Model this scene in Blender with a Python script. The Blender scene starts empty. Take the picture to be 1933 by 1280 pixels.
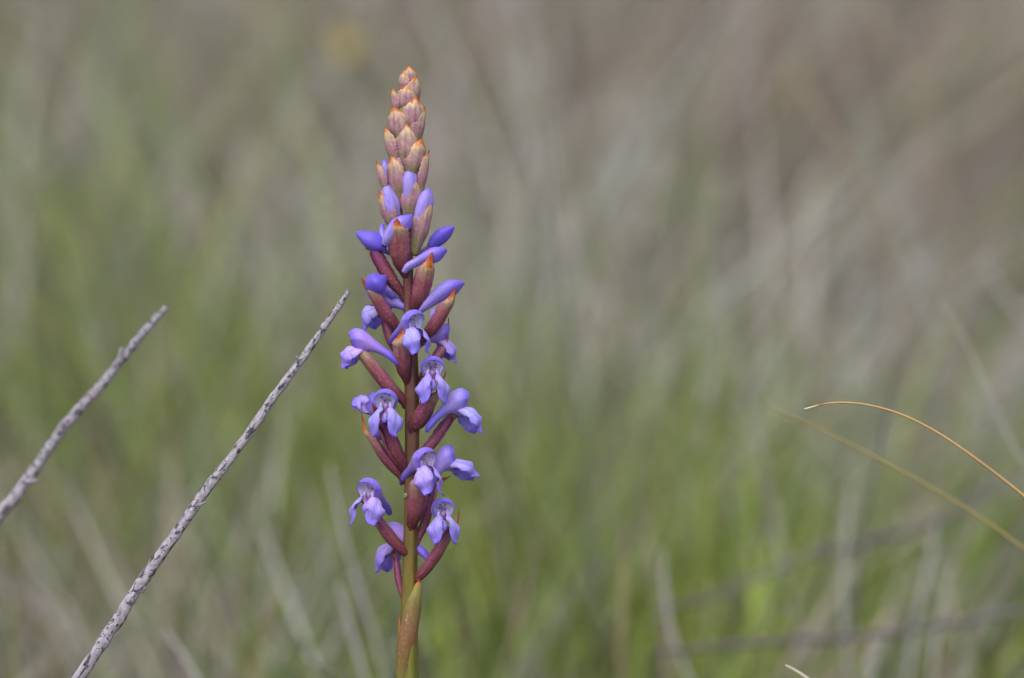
import bpy, math, random
import numpy as np
from mathutils import Matrix, Vector
rad = math.radians

# ------------------------------------------------------------------ camera, sky, sun, exposure
SC = bpy.context.scene
PITCH = rad(12.0)
DIST = 1.10
S = 0.125e-3                      # metres per photograph pixel at the orchid
C0 = np.array([0.0, 0.0, 0.30])   # point in the middle of the frame at the orchid's distance
RIGHT = np.array([1.0, 0, 0])
UP = np.array([0, math.sin(PITCH), math.cos(PITCH)])
FWD = np.array([0, math.cos(PITCH), -math.sin(PITCH)])
CAM = C0 - FWD * DIST

cam = bpy.data.cameras.new('camera')
cam.sensor_width = 36.0
cam.lens = 36.0 * DIST / (1933 * S)
cam.clip_start = 0.02
cam.clip_end = 500
cam.dof.use_dof = True
cam.dof.focus_distance = DIST - 0.002
cam.dof.aperture_fstop = cam.lens / 19.0      # 19 mm wide entrance pupil
cam_ob = bpy.data.objects.new('camera', cam)
SC.collection.objects.link(cam_ob)
cam_ob.location = CAM
cam_ob.rotation_euler = (math.pi / 2 - PITCH, 0, 0)
SC.camera = cam_ob

SUN_EL, SUN_AZ = rad(58), rad(200)
w = bpy.data.worlds.new('World')
SC.world = w
w.use_nodes = True
nt = w.node_tree
nt.nodes.clear()
sky = nt.nodes.new('ShaderNodeTexSky')
sky.sky_type = 'NISHITA'
sky.sun_disc = False
sky.sun_elevation = SUN_EL
sky.sun_rotation = SUN_AZ
sky.air_density = 1.0
sky.dust_density = 4.0
hs = nt.nodes.new('ShaderNodeHueSaturation')   # a grey overcast sky rather than a blue one
hs.inputs['Saturation'].default_value = 0.5
bg = nt.nodes.new('ShaderNodeBackground')
bg.inputs['Strength'].default_value = 0.13
wo = nt.nodes.new('ShaderNodeOutputWorld')
nt.links.new(sky.outputs[0], hs.inputs['Color'])
nt.links.new(hs.outputs[0], bg.inputs['Color'])
nt.links.new(bg.outputs[0], wo.inputs['Surface'])
sun = bpy.data.lights.new('sun', 'SUN')
sun.energy = 0.85
sun.angle = rad(70)
sun.color = (1.0, 0.985, 0.97)
sun_ob = bpy.data.objects.new('sun', sun)
SC.collection.objects.link(sun_ob)
sd = Vector((math.sin(SUN_AZ) * math.cos(SUN_EL), math.cos(SUN_AZ) * math.cos(SUN_EL), math.sin(SUN_EL)))
sun_ob.rotation_euler = sd.to_track_quat('Z', 'Y').to_euler()

SC.view_settings.view_transform = 'Standard'
SC.view_settings.look = 'None'
SC.view_settings.gamma = 1.0
SC.view_settings.use_curve_mapping = False
SC.view_settings.exposure = 0.75
SC.render.engine = 'CYCLES'
SC.cycles.use_denoising = True
SC.cycles.max_bounces = 8

random.seed(11)
rng = np.random.default_rng(7)
COL = SC.collection


# ------------------------------------------------------------------ helpers
def lin(r, g, b):
    f = lambda c: (c / 255 / 12.92) if c / 255 <= .04045 else ((c / 255 + .055) / 1.055) ** 2.4
    return np.array([f(r), f(g), f(b)])


def link(o, parent=None):
    COL.objects.link(o)
    if parent is not None:
        o.parent = parent
        o.matrix_parent_inverse = Matrix.Identity(4)
    return o


def world_of(o):
    m = Vector((0, 0, 0))
    while o is not None:
        m = m + o.location
        o = o.parent
    return np.array(m)


def empty(name, loc, parent=None):
    o = bpy.data.objects.new(name, None)
    o.empty_display_size = 0.01
    o.location = Vector(np.asarray(loc) - (world_of(parent) if parent is not None else 0))
    return link(o, parent)


def tag(o, label=None, cat=None, group=None, kind=None):
    if label: o['label'] = label
    if cat: o['category'] = cat
    if group: o['group'] = group
    if kind: o['kind'] = kind
    return o


def mesh_obj(name, V, Fc, mat, parent=None, col=None, uv=None, smooth=True, origin=None):
    """V world coordinates; the object's origin goes to its parent's spot or to 'origin'."""
    V = np.asarray(V, float)
    base = world_of(parent) if parent is not None else (np.asarray(origin, float) if origin is not None else np.zeros(3))
    me = bpy.data.meshes.new(name)
    me.from_pydata((V - base).tolist(), [], [tuple(int(i) for i in f) for f in Fc])
    if smooth:
        me.polygons.foreach_set('use_smooth', [True] * len(me.polygons))
    if col is not None:
        a = me.attributes.new('pigment', 'FLOAT_COLOR', 'POINT')
        c4 = np.ones((len(V), 4), np.float32)
        c4[:, :3] = np.clip(col, 0, 1)
        a.data.foreach_set('color', c4.ravel())
    if uv is not None:
        a = me.attributes.new('along', 'FLOAT_VECTOR', 'POINT')
        v3 = np.zeros((len(V), 3), np.float32)
        v3[:, :2] = uv
        a.data.foreach_set('vector', v3.ravel())
    me.materials.append(mat)
    o = bpy.data.objects.new(name, me)
    if parent is None and origin is not None:
        o.location = Vector(base)
    return link(o, parent)


def spline(P, n):
    """Catmull-Rom through control points, n samples (uniform in the parameter)."""
    P = np.asarray(P, float)
    if P.ndim == 1:
        P = P[:, None]
    k = len(P)
    ext = np.vstack([2 * P[0] - P[1], P, 2 * P[-1] - P[-2]])
    t = np.linspace(0, k - 1, n)
    i = np.minimum(t.astype(int), k - 2)
    f = (t - i)[:, None]
    a, b, c, d = ext[i], ext[i + 1], ext[i + 2], ext[i + 3]
    return .5 * (2 * b + (c - a) * f + (2 * a - 5 * b + 4 * c - d) * f ** 2 + (3 * b - a - 3 * c + d) * f ** 3)


def prof(vals, n):
    return np.maximum(spline(np.asarray(vals, float), n)[:, 0], 0.0)


def norm(a):
    return a / np.maximum(np.linalg.norm(a, axis=-1, keepdims=True), 1e-9)


def grad(stops, t):
    """piecewise linear colour ramp, stops [(t, colour)]"""
    ts = [s[0] for s in stops]
    return np.stack([np.interp(t, ts, [s[1][k] for s in stops]) for k in range(3)], -1)


def vnoise(x, y, seed=0):
    """smooth value noise in two dimensions"""
    xi, yi = np.floor(x).astype(int), np.floor(y).astype(int)
    fx, fy = x - xi, y - yi
    fx, fy = fx * fx * (3 - 2 * fx), fy * fy * (3 - 2 * fy)
    def h(a, b):
        v = np.sin(a * 127.1 + b * 311.7 + seed * 74.7) * 43758.5453
        return v - np.floor(v)
    return (h(xi, yi) * (1 - fx) + h(xi + 1, yi) * fx) * (1 - fy) + (h(xi, yi + 1) * (1 - fx) + h(xi + 1, yi + 1) * fx) * fy


LEAN = 0.10


def F(P):
    """plant space (photo pixel x, photo pixel y, pixels away from the stem plane) -> metres"""
    P = np.atleast_2d(np.asarray(P, float))
    d = P[:, 2] + (P[:, 1] - 640) * LEAN
    return C0 + S * ((P[:, :1] - 966.5) * RIGHT + (640 - P[:, 1:2]) * UP + d[:, None] * FWD)


def ray(px, py, Y):
    """where the sight line through a photo pixel meets the upright plane y = Y"""
    d = FWD * DIST + S * ((px - 966.5) * RIGHT + (640 - py) * UP)
    t = (Y - CAM[1]) / d[1]
    return CAM + d * t


def ray_z(px, py, z):
    d = FWD * DIST + S * ((px - 966.5) * RIGHT + (640 - py) * UP)
    t = (z - CAM[2]) / d[2]
    return CAM + d * t


# ------------------------------------------------------------------ materials
def new_mat(name):
    m = bpy.data.materials.new(name)
    m.use_nodes = True
    n = m.node_tree
    b = n.nodes['Principled BSDF']
    return m, n, b


def node(n, t, **kw):
    x = n.nodes.new(t)
    for k, v in kw.items():
        setattr(x, k, v)
    return x


def mathn(n, op, a, b=None, clamp=False):
    x = n.nodes.new('ShaderNodeMath')
    x.operation = op
    x.use_clamp = clamp
    for i, v in enumerate((a, b)):
        if v is None: continue
        if isinstance(v, (int, float)): x.inputs[i].default_value = v
        else: n.links.new(v, x.inputs[i])
    return x.outputs[0]


def mixc(n, fac, a, b, mode='MIX'):
    x = n.nodes.new('ShaderNodeMix')
    x.data_type = 'RGBA'
    x.blend_type = mode
    for s, v in ((x.inputs[0], fac), (x.inputs[6], a), (x.inputs[7], b)):
        if isinstance(v, (int, float)): s.default_value = v
        elif isinstance(v, (tuple, list, np.ndarray)): s.default_value = (*v[:3], 1)
        else: n.links.new(v, s)
    return x.outputs[2]


def noise(n, vec, scale, detail=3, rough=.55):
    x = n.nodes.new('ShaderNodeTexNoise')
    x.inputs['Scale'].default_value = scale
    x.inputs['Detail'].default_value = detail
    x.inputs['Roughness'].default_value = rough
    if vec is not None: n.links.new(vec, x.inputs['Vector'])
    return x.outputs['Fac']


def ramp(n, f, a, b):
    x = n.nodes.new('ShaderNodeMapRange')
    x.inputs[1].default_value = a
    x.inputs[2].default_value = b
    n.links.new(f, x.inputs[0])
    return x.outputs[0]


def attr(n, name):
    return node(n, 'ShaderNodeAttribute', attribute_name=name)


def bump(n, b, height, dist, strength=1.0):
    x = n.nodes.new('ShaderNodeBump')
    x.inputs['Strength'].default_value = strength
    x.inputs['Distance'].default_value = dist
    n.links.new(height, x.inputs['Height'])
    n.links.new(x.outputs[0], b.inputs['Normal'])


def scaled(n, vec, s):
    x = n.nodes.new('ShaderNodeMapping')
    x.inputs['Scale'].default_value = s
    n.links.new(vec, x.inputs['Vector'])
    return x.outputs[0]


def petal_material():
    m, n, b = new_mat('petal')
    c = attr(n, 'pigment').outputs['Color']
    uv = attr(n, 'along').outputs['Vector']
    geo = node(n, 'ShaderNodeNewGeometry').outputs['Position']
    vein = noise(n, scaled(n, uv, (14, 1.3, 1)), 1.0, 3)
    fine = noise(n, geo, 2600, 3)
    c = mixc(n, mathn(n, 'MULTIPLY', ramp(n, vein, .46, .70), .50), c, lin(92, 70, 192), 'MIX')
    c = mixc(n, mathn(n, 'MULTIPLY', fine, .10), c, (.86, .84, .95), 'MIX')
    n.links.new(c, b.inputs['Base Color'])
    b.inputs['Roughness'].default_value = .42
    b.inputs['Specular IOR Level'].default_value = .35
    b.inputs['Sheen Weight'].default_value = .12
    b.inputs['Sheen Roughness'].default_value = .4
    bump(n, b, mathn(n, 'ADD', mathn(n, 'MULTIPLY', vein, .8), mathn(n, 'MULTIPLY', fine, .6)), .00012, .8)
    tr = node(n, 'ShaderNodeBsdfTranslucent')
    n.links.new(c, tr.inputs['Color'])
    mx = node(n, 'ShaderNodeMixShader')
    mx.inputs[0].default_value = .22
    n.links.new(b.outputs[0], mx.inputs[1])
    n.links.new(tr.outputs[0], mx.inputs[2])
    n.links.new(mx.outputs[0], n.nodes['Material Output'].inputs['Surface'])
    return m


def bract_material():
    m, n, b = new_mat('bract')
    c = attr(n, 'pigment').outputs['Color']
    uv = attr(n, 'along').outputs['Vector']
    geo = node(n, 'ShaderNodeNewGeometry').outputs['Position']
    vein = noise(n, scaled(n, uv, (11, .7, 1)), 1.0, 2)
    speck = noise(n, geo, 2300, 3)
    blot = noise(n, geo, 900, 3)
    c = mixc(n, mathn(n, 'MULTIPLY', ramp(n, vein, .55, .75), .45), c, lin(98, 44, 70))
    c = mixc(n, mathn(n, 'MULTIPLY', ramp(n, speck, .56, .72), .40), c, lin(205, 165, 140))
    c = mixc(n, mathn(n, 'MULTIPLY', ramp(n, blot, .5, .8), .35), c, lin(105, 66, 60))
    n.links.new(c, b.inputs['Base Color'])
    b.inputs['Roughness'].default_value = .46
    b.inputs['Specular IOR Level'].default_value = .4
    bump(n, b, mathn(n, 'ADD', vein, mathn(n, 'MULTIPLY', speck, .5)), .00012, .7)
    return m


def stem_material():
    m, n, b = new_mat('stem_skin')
    c = attr(n, 'pigment').outputs['Color']
    uv = attr(n, 'along').outputs['Vector']
    geo = node(n, 'ShaderNodeNewGeometry').outputs['Position']
    st = noise(n, scaled(n, uv, (16, .02, 1)), 1.0, 3)
    blot = noise(n, geo, 420, 4)
    c = mixc(n, mathn(n, 'MULTIPLY', ramp(n, st, .45, .75), .5), c, lin(78, 44, 40))
    c = mixc(n, mathn(n, 'MULTIPLY', ramp(n, blot, .5, .75), .4), c, lin(112, 96, 40))
    n.links.new(c, b.inputs['Base Color'])
    b.inputs['Roughness'].default_value = .42
    bump(n, b, mathn(n, 'ADD', st, mathn(n, 'MULTIPLY', blot, .3)), .00015, .6)
    return m


def twig_material():
    m, n, b = new_mat('weathered_bark')
    uv = attr(n, 'along').outputs['Vector']     # x round the twig 0..1, y along in pixels
    geo = node(n, 'ShaderNodeNewGeometry').outputs['Position']
    fib = noise(n, scaled(n, uv, (9, .035, 1)), 1.0, 5, .65)
    fl = noise(n, scaled(n, uv, (6, .020, 1)), 1.0, 3, .6)
    sp = noise(n, scaled(n, uv, (8, .050, 1)), 1.0, 3, .6)
    big = noise(n, geo, 160, 3)
    c = mixc(n, ramp(n, fib, .32, .68), lin(118, 112, 122), lin(182, 177, 188))
    c = mixc(n, mathn(n, 'MULTIPLY', ramp(n, big, .45, .7), .4), c, lin(152, 138, 136))
    c = mixc(n, mathn(n, 'MULTIPLY', ramp(n, fl, .54, .60), .88), c, lin(58, 54, 66))
    c = mixc(n, mathn(n, 'MULTIPLY', ramp(n, sp, .595, .64), .95), c, lin(28, 27, 34))
    n.links.new(c, b.inputs['Base Color'])
    b.inputs['Roughness'].default_value = .75
    b.inputs['Specular IOR Level'].default_value = .25
    h = mathn(n, 'SUBTRACT', fib, mathn(n, 'MULTIPLY', ramp(n, fl, .56, .66), .6))
    bump(n, b, h, .0004, .9)
    return m


def plain_leaf_material(name, rough=.6, trans=.25):
    m, n, b = new_mat(name)
    c = attr(n, 'pigment').outputs['Color']
    geo = node(n, 'ShaderNodeNewGeometry').outputs['Position']
    f = noise(n, geo, 60, 3)
    c = mixc(n, mathn(n, 'MULTIPLY', ramp(n, f, .4, .75), .35), c, (.16, .13, .09))
    n.links.new(c, b.inputs['Base Color'])
    b.inputs['Roughness'].default_value = rough
    b.inputs['Specular IOR Level'].default_value = .2
    if trans:
        tr = node(n, 'ShaderNodeBsdfTranslucent')
        n.links.new(c, tr.inputs['Color'])
        mx = node(n, 'ShaderNodeMixShader')
        mx.inputs[0].default_value = trans
        n.links.new(b.outputs[0], mx.inputs[1])
        n.links.new(tr.outputs[0], mx.inputs[2])
        n.links.new(mx.outputs[0], n.nodes['Material Output'].inputs['Surface'])
    return m


def soil_material():
    m, n, b = new_mat('soil_and_litter')
    geo = node(n, 'ShaderNodeNewGeometry').outputs['Position']
    a = noise(n, geo, 3.0, 4)
    f = noise(n, geo, 45, 5, .65)
    c = mixc(n, ramp(n, a, .35, .65), (.060, .052, .032), (.085, .066, .048))
    c = mixc(n, ramp(n, f, .4, .7), c, (.12, .105, .08))
    n.links.new(c, b.inputs['Base Color'])
    b.inputs['Roughness'].default_value = .95
    bump(n, b, f, .02, .8)
    return m


M_PETAL, M_BRACT, M_STEM, M_TWIG = petal_material(), bract_material(), stem_material(), twig_material()
M_GRASS = plain_leaf_material('grass_blade')
M_STALK = plain_leaf_material('dry_stalk', .65, 0)
M_SOIL = soil_material()
m_ant, _n, _b = new_mat('ant_shell')
_b.inputs['Base Color'].default_value = (.012, .010, .010, 1)
_b.inputs['Roughness'].default_value = .3
M_ANT = m_ant


# ------------------------------------------------------------------ shape builders (plant space)
def frames(P, n):
    T = norm(np.gradient(P, axis=0))
    n = np.asarray(n, float)
    side = norm(np.cross(T, np.broadcast_to(n, T.shape)))
    N = np.cross(side, T)
    return T, side, N


def tube_geo(P, rx, ry=None, n=None, seg=14, lobes=0, lobe_amp=0., cap=True, tw=0.):
    """swept tube; returns V, F, (u, t). n is the direction of the ry radius."""
    P = np.asarray(P, float)
    k = len(P)
    ry = rx if ry is None else ry
    T, side, N = frames(P, (0.13, 0.1, -1) if n is None else n)
    a = np.linspace(0, 2 * math.pi, seg, endpoint=False)
    t = np.linspace(0, 1, k)
    A = a[None, :] + tw * t[:, None]
    mod = 1 + lobe_amp * np.cos(lobes * A) if lobes else np.ones_like(A)
    V = P[:, None] + side[:, None] * (rx[:, None] * mod * np.cos(A))[..., None] + N[:, None] * (ry[:, None] * mod * np.sin(A))[..., None]
    V = V.reshape(-1, 3)
    Fc = []
    for i in range(k - 1):
        for j in range(seg):
            j2 = (j + 1) % seg
            Fc.append((i * seg + j, i * seg + j2, (i + 1) * seg + j2, (i + 1) * seg + j))
    U = np.tile(a / (2 * math.pi), k)
    Tt = np.repeat(t, seg)
    if cap:
        c0 = len(V)
        V = np.vstack([V, P[0] - T[0] * rx[0] * .3, P[-1] + T[-1] * rx[-1] * .3])
        for j in range(seg):
            Fc.append((c0, (j + 1) % seg, j))
            Fc.append((c0 + 1, (k - 1) * seg + j, (k - 1) * seg + (j + 1) % seg))
        U = np.append(U, [.5, .5])
        Tt = np.append(Tt, [0, 1])
    return V, Fc, U, Tt


def petal_geo(P, wd, n, cup, nu=13, thick=1.3, ruffle=0., fold=0., seed=0):
    """cupped blade with thickness. P path, wd widths, n convex side, cup total arc angle (radians) along the path"""
    P = np.asarray(P, float)
    k = len(P)
    T, side, N = frames(P, n)
    cup = np.maximum(np.broadcast_to(cup, k), .02)
    u = np.linspace(-1, 1, nu)
    R = wd / (2 * np.sin(np.minimum(cup, math.pi) / 2))
    R = np.where(cup > math.pi, wd / 2, R)
    ph = u[None, :] * cup[:, None] / 2
    t = np.linspace(0, 1, k)
    rf = ruffle * np.abs(u)[None, :] ** 2 * np.sin(t[:, None] * 17 + 3 * np.sign(u)[None, :] + seed) if ruffle else 0
    fd = -fold * (1 - np.abs(u)[None, :]) ** 3 * np.sin(math.pi * np.clip(t, 0, 1))[:, None] if fold else 0
    off = R[:, None] * (np.cos(ph) - 1) + rf + fd
    nl = side[:, None] * np.sin(ph)[..., None] + N[:, None] * np.cos(ph)[..., None]
    A = P[:, None] + side[:, None] * (R[:, None] * np.sin(ph))[..., None] + N[:, None] * off[..., None]
    B = A - nl * (thick * np.clip(1.02 - u[None, :] ** 4, .15, 1))[..., None]
    V = np.vstack([A.reshape(-1, 3), B.reshape(-1, 3)])
    m = k * nu
    Fc = []
    for i in range(k - 1):
        for j in range(nu - 1):
            q = (i * nu + j, i * nu + j + 1, (i + 1) * nu + j + 1, (i + 1) * nu + j)
            Fc.append(q[::-1])
            Fc.append(tuple(x + m for x in q))
        for j in (0, nu - 1):
            q = (i * nu + j, (i + 1) * nu + j, (i + 1) * nu + j + m, i * nu + j + m)
            Fc.append(q if j else q[::-1])
    for i in (0, k - 1):
        for j in range(nu - 1):
            q = (i * nu + j, i * nu + j + 1, i * nu + j + 1 + m, i * nu + j + m)
            Fc.append(q if i == 0 else q[::-1])
    U = np.tile((u + 1) / 2, k)
    Tt = np.repeat(t, nu)
    return V, Fc, np.tile(U, 2), np.tile(Tt, 2), np.r_[np.zeros(m), np.ones(m)]


VIOLET, DEEP, PALE = lin(124, 100, 228), lin(86, 62, 208), lin(184, 166, 242)
WHITE, PINK, ROSE = lin(238, 230, 250), lin(212, 170, 224), lin(168, 92, 168)
DOT = lin(38, 20, 66)
MAROON, DARKM, PLUM = lin(136, 70, 80), lin(100, 46, 56), lin(138, 58, 122)
CREAM, BLUSH, LIME = lin(198, 178, 146), lin(164, 120, 136), lin(138, 146, 66)
ORANGE, RUST, YELLOW = lin(200, 106, 24), lin(148, 58, 18), lin(222, 172, 66)
OLIVE, MOSS = lin(124, 110, 36), lin(110, 120, 44)


def jitter(c, amt=.07):
    return c * (1 + rng.normal(0, amt, (len(c), 1)))


def az_vec(az):
    return np.array([math.sin(rad(az)), 0.0, -math.cos(rad(az))])


def bract(parent, P, wmax, az, closed=True, cup=165, seed=0, tipc=1.0, dark=0., ov=False, wprof=None):
    """scale-like bract along P (base..tip), convex side towards azimuth az (0 = to the viewer)"""
    k = 26
    Q = spline(P, k)
    wp = prof(wprof if wprof else [.42, .68, .90, 1.0, 1.0, .96, .82, .48, .07], k) * wmax
    cu = np.interp(np.linspace(0, 1, k), [0, .6, .85, 1], [rad(cup), rad(cup), rad(cup * .75), rad(60)])
    V, Fc, U, T, B = petal_geo(Q, wp * (1 + .05 * np.sin(np.arange(k) * 2.3 + seed)), az_vec(az) + np.array([0, .05, 0]), cu, nu=17, thick=1.6, ruffle=.9, fold=-.8, seed=seed)
    nz = vnoise(U * 7 + seed * 3.1, T * 9, seed)
    te = np.clip(T + (nz - .5) * .15 - .06 * (1 - np.abs(U * 2 - 1)), 0, 1)
    if closed:
        c = grad([(0, LIME), (.18, LIME * .7 + BLUSH * .3), (.36, BLUSH * .75 + LIME * .17 + PLUM * .08), (.56, BLUSH * .62 + CREAM * .38), (.66, CREAM * .85 + LIME * .15), (.75, CREAM * .6 + YELLOW * .4), (.79, ORANGE * .5 + YELLOW * .3 + CREAM * .2), (.86, ORANGE * .85 + CREAM * .1), (.94, ORANGE * .4 + RUST * .6), (1, RUST)], te)
        fl = (np.clip(vnoise(U * 9 + seed, T * 16, seed + 5) - .45, 0, 1) * 1.1)[:, None] * (te < .8)[:, None]
        c = c * (1 - fl) + lin(140, 84, 128) * fl
    else:
        c = grad([(0, DARKM * .7 + OLIVE * .3), (.2, MAROON * .9), (.42, MAROON), (.60, MAROON * .6 + CREAM * .3 + LIME * .1), (.70, CREAM * .55 + LIME * .25 + MAROON * .2), (.755, CREAM * .5 + YELLOW * .4), (.80, ORANGE), (.90, RUST), (1, RUST * .6)], te)
        fl = (np.clip(vnoise(U * 8 + seed, T * 14, seed + 5) - .5, 0, 1) * .9)[:, None] * (te < .72)[:, None]
        c = c * (1 - fl) + lin(150, 120, 100) * fl
    vn = (np.exp(-((U - .5) / .03) ** 2) + .7 * np.exp(-((np.abs(U - .5) - .2) / .025) ** 2) + .5 * np.exp(-((np.abs(U - .5) - .36) / .025) ** 2))[:, None] * .42 * (te < .76)[:, None]
    c = c * (1 - vn) + lin(112, 52, 92) * vn
    rs = (np.clip(vnoise(U * 11 + seed * 2, T * 34, seed + 9) - .42, 0, 1) * 1.7)[:, None] * (te > .78)[:, None]
    c = c * (1 - rs) + RUST * .55 * rs
    edge = np.abs(U * 2 - 1) ** 3
    ew = ((.30 if closed else .62) * edge * (te < .8))[:, None]
    c = c * (1 - ew) + PLUM * ew
    if dark:
        c = c * (1 - dark) + PLUM * dark * .9
    return mesh_obj('bract', F(V), Fc, M_BRACT, parent, jitter(c, .06), np.c_[U, T * 4 + seed])


def bud_tube(parent, P, r, name='bud_tip', seed=0, flat=1.0, n=None, cols=None, lobes=3, amp=.09):
    k = 28
    Q = spline(P, k)
    R = prof(r, k)
    V, Fc, U, T = tube_geo(Q, R, R * flat, n, seg=22, lobes=lobes, lobe_amp=amp, tw=.5)
    c = grad(cols if cols else [(0, PALE), (.4, PALE * .7 + VIOLET * .3), (.75, PALE * .55 + VIOLET * .45), (1, VIOLET)], np.clip(T + .12 * (vnoise(U * 6, T * 5, seed) - .5), 0, 1))
    seam = np.clip(np.cos(U * 2 * math.pi * lobes + math.pi + T * .5 * lobes) - .75, 0, 1)[:, None] * 2.2
    c = c * (1 - seam * .5) + DEEP * seam * .5
    return mesh_obj(name, F(V), Fc, M_PETAL, parent, jitter(c, .03), np.c_[U * 2, T * 3 + seed])


def ovary(parent, P, wmax, seed=0, tone=0.):
    k = 22
    Q = spline(P, k)
    R = prof([.36, .66, .9, 1.0, .97, .86, .62], k) * wmax / 2
    V, Fc, U, T = tube_geo(Q, R, R * .95, seg=18, lobes=6, lobe_amp=.08, tw=1.2)
    c = grad([(0, DARKM * .5 + OLIVE * .15), (.12, DARKM * .7), (.3, DARKM), (.55, MAROON * .55 + DARKM * .45), (.85, PLUM * .6 + DARKM * .4), (1, PLUM)], np.clip(T + .15 * (vnoise(U * 4, T * 6, seed) - .5), 0, 1))
    c = c * (1 - tone) + PLUM * tone
    return mesh_obj('ovary', F(V), Fc, M_BRACT, parent, jitter(c, .06), np.c_[U * 2, T * 4 + seed])


def rot(yaw, pitch, roll):
    cy, sy, cp, sp, cr, sr = (f(rad(a)) for a in (yaw, pitch, roll) for f in (math.cos, math.sin))
    Ry = np.array([[cy, 0, sy], [0, 1, 0], [-sy, 0, cy]])
    Rx = np.array([[1, 0, 0], [0, cp, -sp], [0, sp, cp]])
    Rz = np.array([[cr, -sr, 0], [sr, cr, 0], [0, 0, 1]])
    return Rz @ Ry @ Rx


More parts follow.
